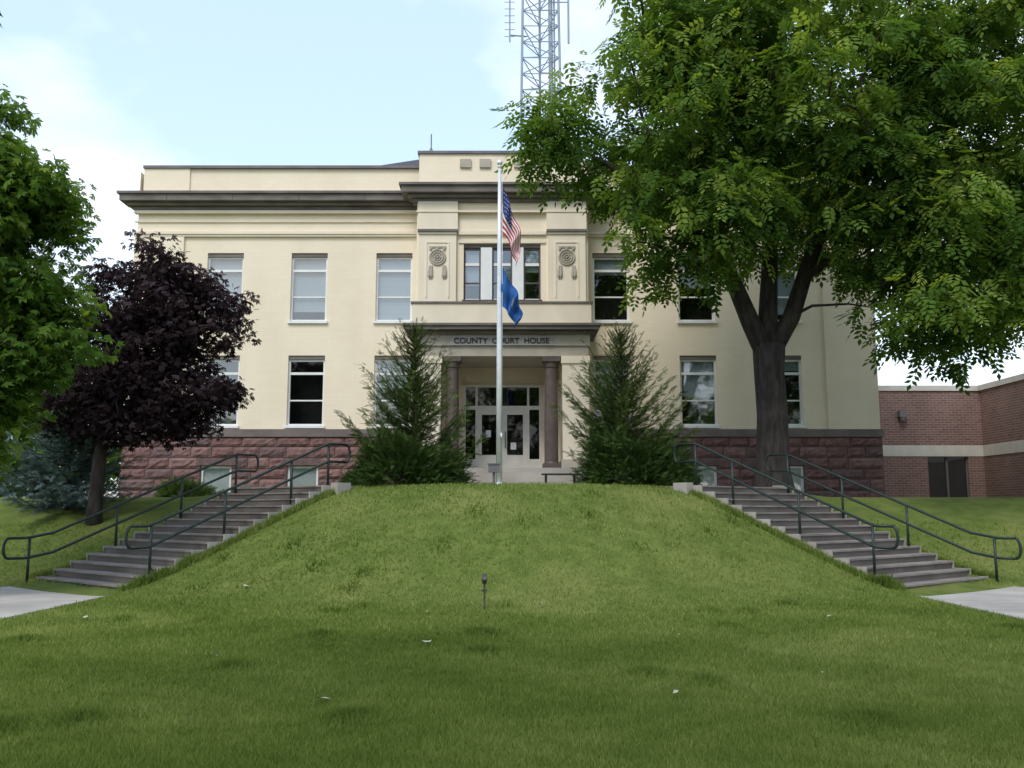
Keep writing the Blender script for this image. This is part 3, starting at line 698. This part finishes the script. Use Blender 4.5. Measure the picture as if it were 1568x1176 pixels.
tp=np.array(tp); scatter('drooping_twig_leaves',*mpl,tp,.12*(.7+.5*r_.random(len(tp))),r_.random(len(tp))*6.28,1.0+.3*r_.normal(size=len(tp)),.4*r_.normal(size=len(tp)),.2*r_.random(len(tp)),G2,SH)
def conifer(name,x,y,h,rbase,m,seed,nb=90,size=.42,low=.02,power=.8,up=.35,curve=.12,step=.09):
    r=np.random.default_rng(seed); z0=float(terrain(x,y)); e=empty(name)
    mb=MB(); mb.sweep([(x,y,z0-.1),(x+.03,y,z0+h*.5),(x-.02,y,z0+h*.97)],[.09,.06,.012],8)
    pos=[];yw=[];pt=[];tt=[];sz=[]
    for k in range(nb):
        fr=low+(1-low)*(k/nb)**1.0; zb=z0+h*fr*.95
        L=rbase*(1-fr)**power*(.5+.75*r.random())+.12; ya=k*2.399+r.normal()*.3
        el=up+.35*fr
        n=max(3,int(L/step)); pb=np.array([x,y,zb]); d=np.array([math.cos(ya)*math.cos(el),math.sin(ya)*math.cos(el),math.sin(el)])
        path=[]; bt=r.random()
        for i in range(n+1):
            t=i/n; p=pb+d*L*t+np.array([0,0,curve*L*t*t-.10*L*math.sin(t*3)]); path.append(tuple(p))
            if t<.15 and fr<.5: continue
            for s in range(4 if (t>.2 and fr<.6) else 2):
                pos.append(p+r.normal(size=3)*.04); yw.append(ya+r.choice([-1,1])*r.uniform(.2,1.1) if t<.97 else ya); pt.append(-el+.05+r.normal()*.35); tt.append(.08+.5*t*bt+.25*fr+.25*r.random()); sz.append(size*(.6+.5*r.random())*(1-.4*fr)*(1-.35*t))
        mb.sweep([path[0],path[len(path)//2],path[-1]],[.022,.014,.005],5,caps=False)
    pos=np.array(pos); N=len(pos)
    scatter('needles',*spr,pos,np.array(sz),np.array(yw),np.array(pt),r.normal(size=N)*.6,np.clip(np.array(tt),0,1),m,e)
    mb.done('trunk_and_branches',[BARK],e); return e
conifer('fir_tree',-2.62,24.6,4.5,1.8,CN,5,nb=130,size=.38,power=.6,up=.33,curve=.24)
conifer('fir_tree',2.95,24.8,4.45,1.85,CN,6,nb=135,size=.38,power=.6,up=.33,curve=.24)
conifer('blue_spruce_tree',-11.9,25.0,3.0,1.9,BS,8,nb=125,size=.42,up=.1,power=.6)
def shrub(name,x,y,rx,rz,m,seed,n=260,size=.3):
    r=np.random.default_rng(seed); e=empty(name); z0=float(terrain(x,y)); N=n*12
    d=r.normal(size=(N,3)); d/=np.linalg.norm(d,axis=1)[:,None]; d[:,2]=np.abs(d[:,2])
    lump=1+.16*np.sin(d[:,0]*5+seed)+.14*np.sin(d[:,1]*6+d[:,2]*5)
    rr=(.55+.5*r.random(N)**.6)*lump
    off=d*rr[:,None]*np.array([rx,rx*.8,rz]); pos=np.array([x,y,z0])+off
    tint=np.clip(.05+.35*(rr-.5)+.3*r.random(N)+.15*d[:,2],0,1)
    scatter('foliage',*spr,pos,size*(.6+.6*r.random(N)),np.arctan2(d[:,1],d[:,0])+r.normal(size=N)*.6,-np.arcsin(d[:,2])*.8+r.normal(size=N)*.4,r.normal(size=N)*.7,tint,m,e)
    mb=MB()
    for k in range(14):
        dd=r.normal(size=3); dd[2]=abs(dd[2])+.4; dd/=np.linalg.norm(dd); mb.sweep([(x,y,z0-.05),(x+dd[0]*rx*.7,y+dd[1]*rx*.6,z0+dd[2]*rz*.75)],[.03,.01],5)
    mb.done('stems',[BARK],e)
YW=leafmat('yew_needle',(.02,.042,.014),(.055,.095,.028),(.12,.17,.055),.15)
shrub('yew_shrub',-2.75,23.6,1.3,1.15,YW,3,300,.26)
shrub('yew_shrub',3.05,23.8,1.35,1.2,YW,4,300,.26)
shrub('low_shrub',4.25,24.6,.62,.6,YW,5,110,.22)
shrub('low_shrub',-1.65,24.3,.45,.8,CN,6,90,.2)
shrub('low_shrub',-3.95,24.6,.45,.5,YW,7,80,.2)
shrub('foundation_shrub',-10.7,30.5,.9,.45,CN,9,110,.26)
def treeline(name,items,seed,m,per=34,size=.5):
    e=empty(name); r=np.random.default_rng(seed); cl=[]; mb=MB()
    for x,y,h,w in items:
        mb.sweep([(x,y,0),(x,y,h*.6)],[.35,.15],8)
        for k in range(70):
            d=r.normal(size=3); d/=np.linalg.norm(d); q=.5+.5*r.random()
            cl.append((x+d[0]*w*q,y+d[1]*w*q,h*.6+d[2]*h*.38*q))
    cl=np.array(cl); pos,yaw,idx,off,rr=clump_leaves(cl,per,1.5,seed,.7); N=len(pos)
    tint=np.clip(.1+.4*rr.random(len(cl))[idx]+.2*rr.random(N),0,1)
    scatter('leaves',*mpl,pos,size*(.7+.6*rr.random(N)),yaw,.6+.4*rr.normal(size=N),.5*rr.normal(size=N),tint,m,e)
    mb.done('trunks',[BARK],e)
treeline('distant_trees',[(-34,-30,14,6),(-22,-34,16,7),(-9,-32,15,7),(3,-36,18,8),(15,-31,15,7),(27,-34,16,7),(40,-30,14,7)],51,G2,16,.95)
treeline('background_trees',[(-24,44,9,4.5),(-31,38,10,5),(-19,52,9,4)],52,G2)
q=MB()
for x,y,s in ((-1.0,11.3,.07),(-1.55,7.9,.09),(-6.1,13.6,.06),(-5.5,12.9,.05),(.45,15.2,.07),(-4.8,17.1,.06),(-1.3,14.4,.035),(2.1,12.0,.03),(5.2,10.9,.04),(3.0,9.2,.03),(-3.1,10.0,.03),(1.4,8.2,.03),(4.6,13.8,.04)):
    z=float(terrain(x,y))+.055; a=random.random()*6
    pts=[(x+s*math.cos(a+k*math.pi/3)*random.uniform(.6,1),y+s*math.sin(a+k*math.pi/3)*random.uniform(.6,1),z+random.uniform(0,.03)) for k in range(6)]
    i=len(q.v); q.v+=pts+[(x,y,z+.01)]
    for k in range(6): q.f.append((i+k,i+(k+1)%6,i+6)); q.m.append(0)
q.done('fallen_leaves',[mat('pale_dry_leaf',(.5,.47,.38),(.38,.34,.25),scale=20)])

# ---------------------------------------------------------------- world, sun, camera
w=bpy.data.worlds.new('World'); S.world=w; w.use_nodes=True; nt=w.node_tree; N=nt.nodes; L=nt.links
bg=N['Background']; sky=N.new('ShaderNodeTexSky'); sky.sky_type='NISHITA'; sky.sun_disc=False
EL=math.radians(50)
sky.sun_elevation=EL; sky.sun_rotation=math.radians(205); sky.air_density=1.2; sky.dust_density=.6; sky.ozone_density=1.5
tc=N.new('ShaderNodeTexCoord'); mp=N.new('ShaderNodeMapping'); mp.inputs['Scale'].default_value=(1,1,2.0); mp.inputs['Location'].default_value=(.35,.2,.1); L.new(tc.outputs['Generated'],mp.inputs[0])
n=N.new('ShaderNodeTexNoise'); n.inputs['Scale'].default_value=2.4; n.inputs['Detail'].default_value=5; n.inputs['Roughness'].default_value=.5; L.new(mp.outputs[0],n.inputs['Vector'])
sx=N.new('ShaderNodeSeparateXYZ'); L.new(tc.outputs['Generated'],sx.inputs[0])
ma=N.new('ShaderNodeMath'); ma.operation='MULTIPLY_ADD'; L.new(sx.outputs[2],ma.inputs[0]); ma.inputs[1].default_value=-.55; ma.inputs[2].default_value=.16
cl2=N.new('ShaderNodeClamp'); cl2.inputs[1].default_value=-.06; cl2.inputs[2].default_value=.14; L.new(ma.outputs[0],cl2.inputs[0])
ad=N.new('ShaderNodeMath'); ad.operation='ADD'; L.new(n.outputs['Fac'],ad.inputs[0]); L.new(cl2.outputs[0],ad.inputs[1])
r=N.new('ShaderNodeValToRGB'); r.color_ramp.elements[0].position=.42; r.color_ramp.elements[1].position=.70
r.color_ramp.elements[0].color=(.22,.22,.22,1); r.color_ramp.elements[1].color=(1,1,1,1); L.new(ad.outputs[0],r.inputs[0])
hz=N.new('ShaderNodeMixRGB'); hz.blend_type='ADD'; hz.inputs[0].default_value=1; hz.inputs[2].default_value=(1.6,2.7,3.9,1); L.new(sky.outputs[0],hz.inputs[1])
mx=N.new('ShaderNodeMixRGB'); L.new(r.outputs[0],mx.inputs[0]); L.new(hz.outputs[0],mx.inputs[1]); mx.inputs[2].default_value=(10.0,10.0,10.1,1)
L.new(mx.outputs[0],bg.inputs[0]); bg.inputs[1].default_value=.15
sd=bpy.data.lights.new('sun','SUN'); sd.energy=2.1; sd.angle=math.radians(22); sd.color=(1,.94,.85)
so=bpy.data.objects.new('sun',sd); COL.objects.link(so)
az=math.radians(205); d=Vector((math.sin(az)*math.cos(EL),math.cos(az)*math.cos(EL),math.sin(EL)))
so.rotation_euler=d.to_track_quat('Z','Y').to_euler(); so.location=(0,0,30)
cd=bpy.data.cameras.new('camera'); cd.lens=32.6; cd.sensor_width=36; cd.clip_end=5000; cam=bpy.data.objects.new('camera',cd); COL.objects.link(cam)
cam.location=(0,0,1.6); cam.rotation_euler=(math.radians(90+7.7),0,0); S.camera=cam
S.view_settings.view_transform='Standard'; S.view_settings.look='None'; S.view_settings.exposure=0
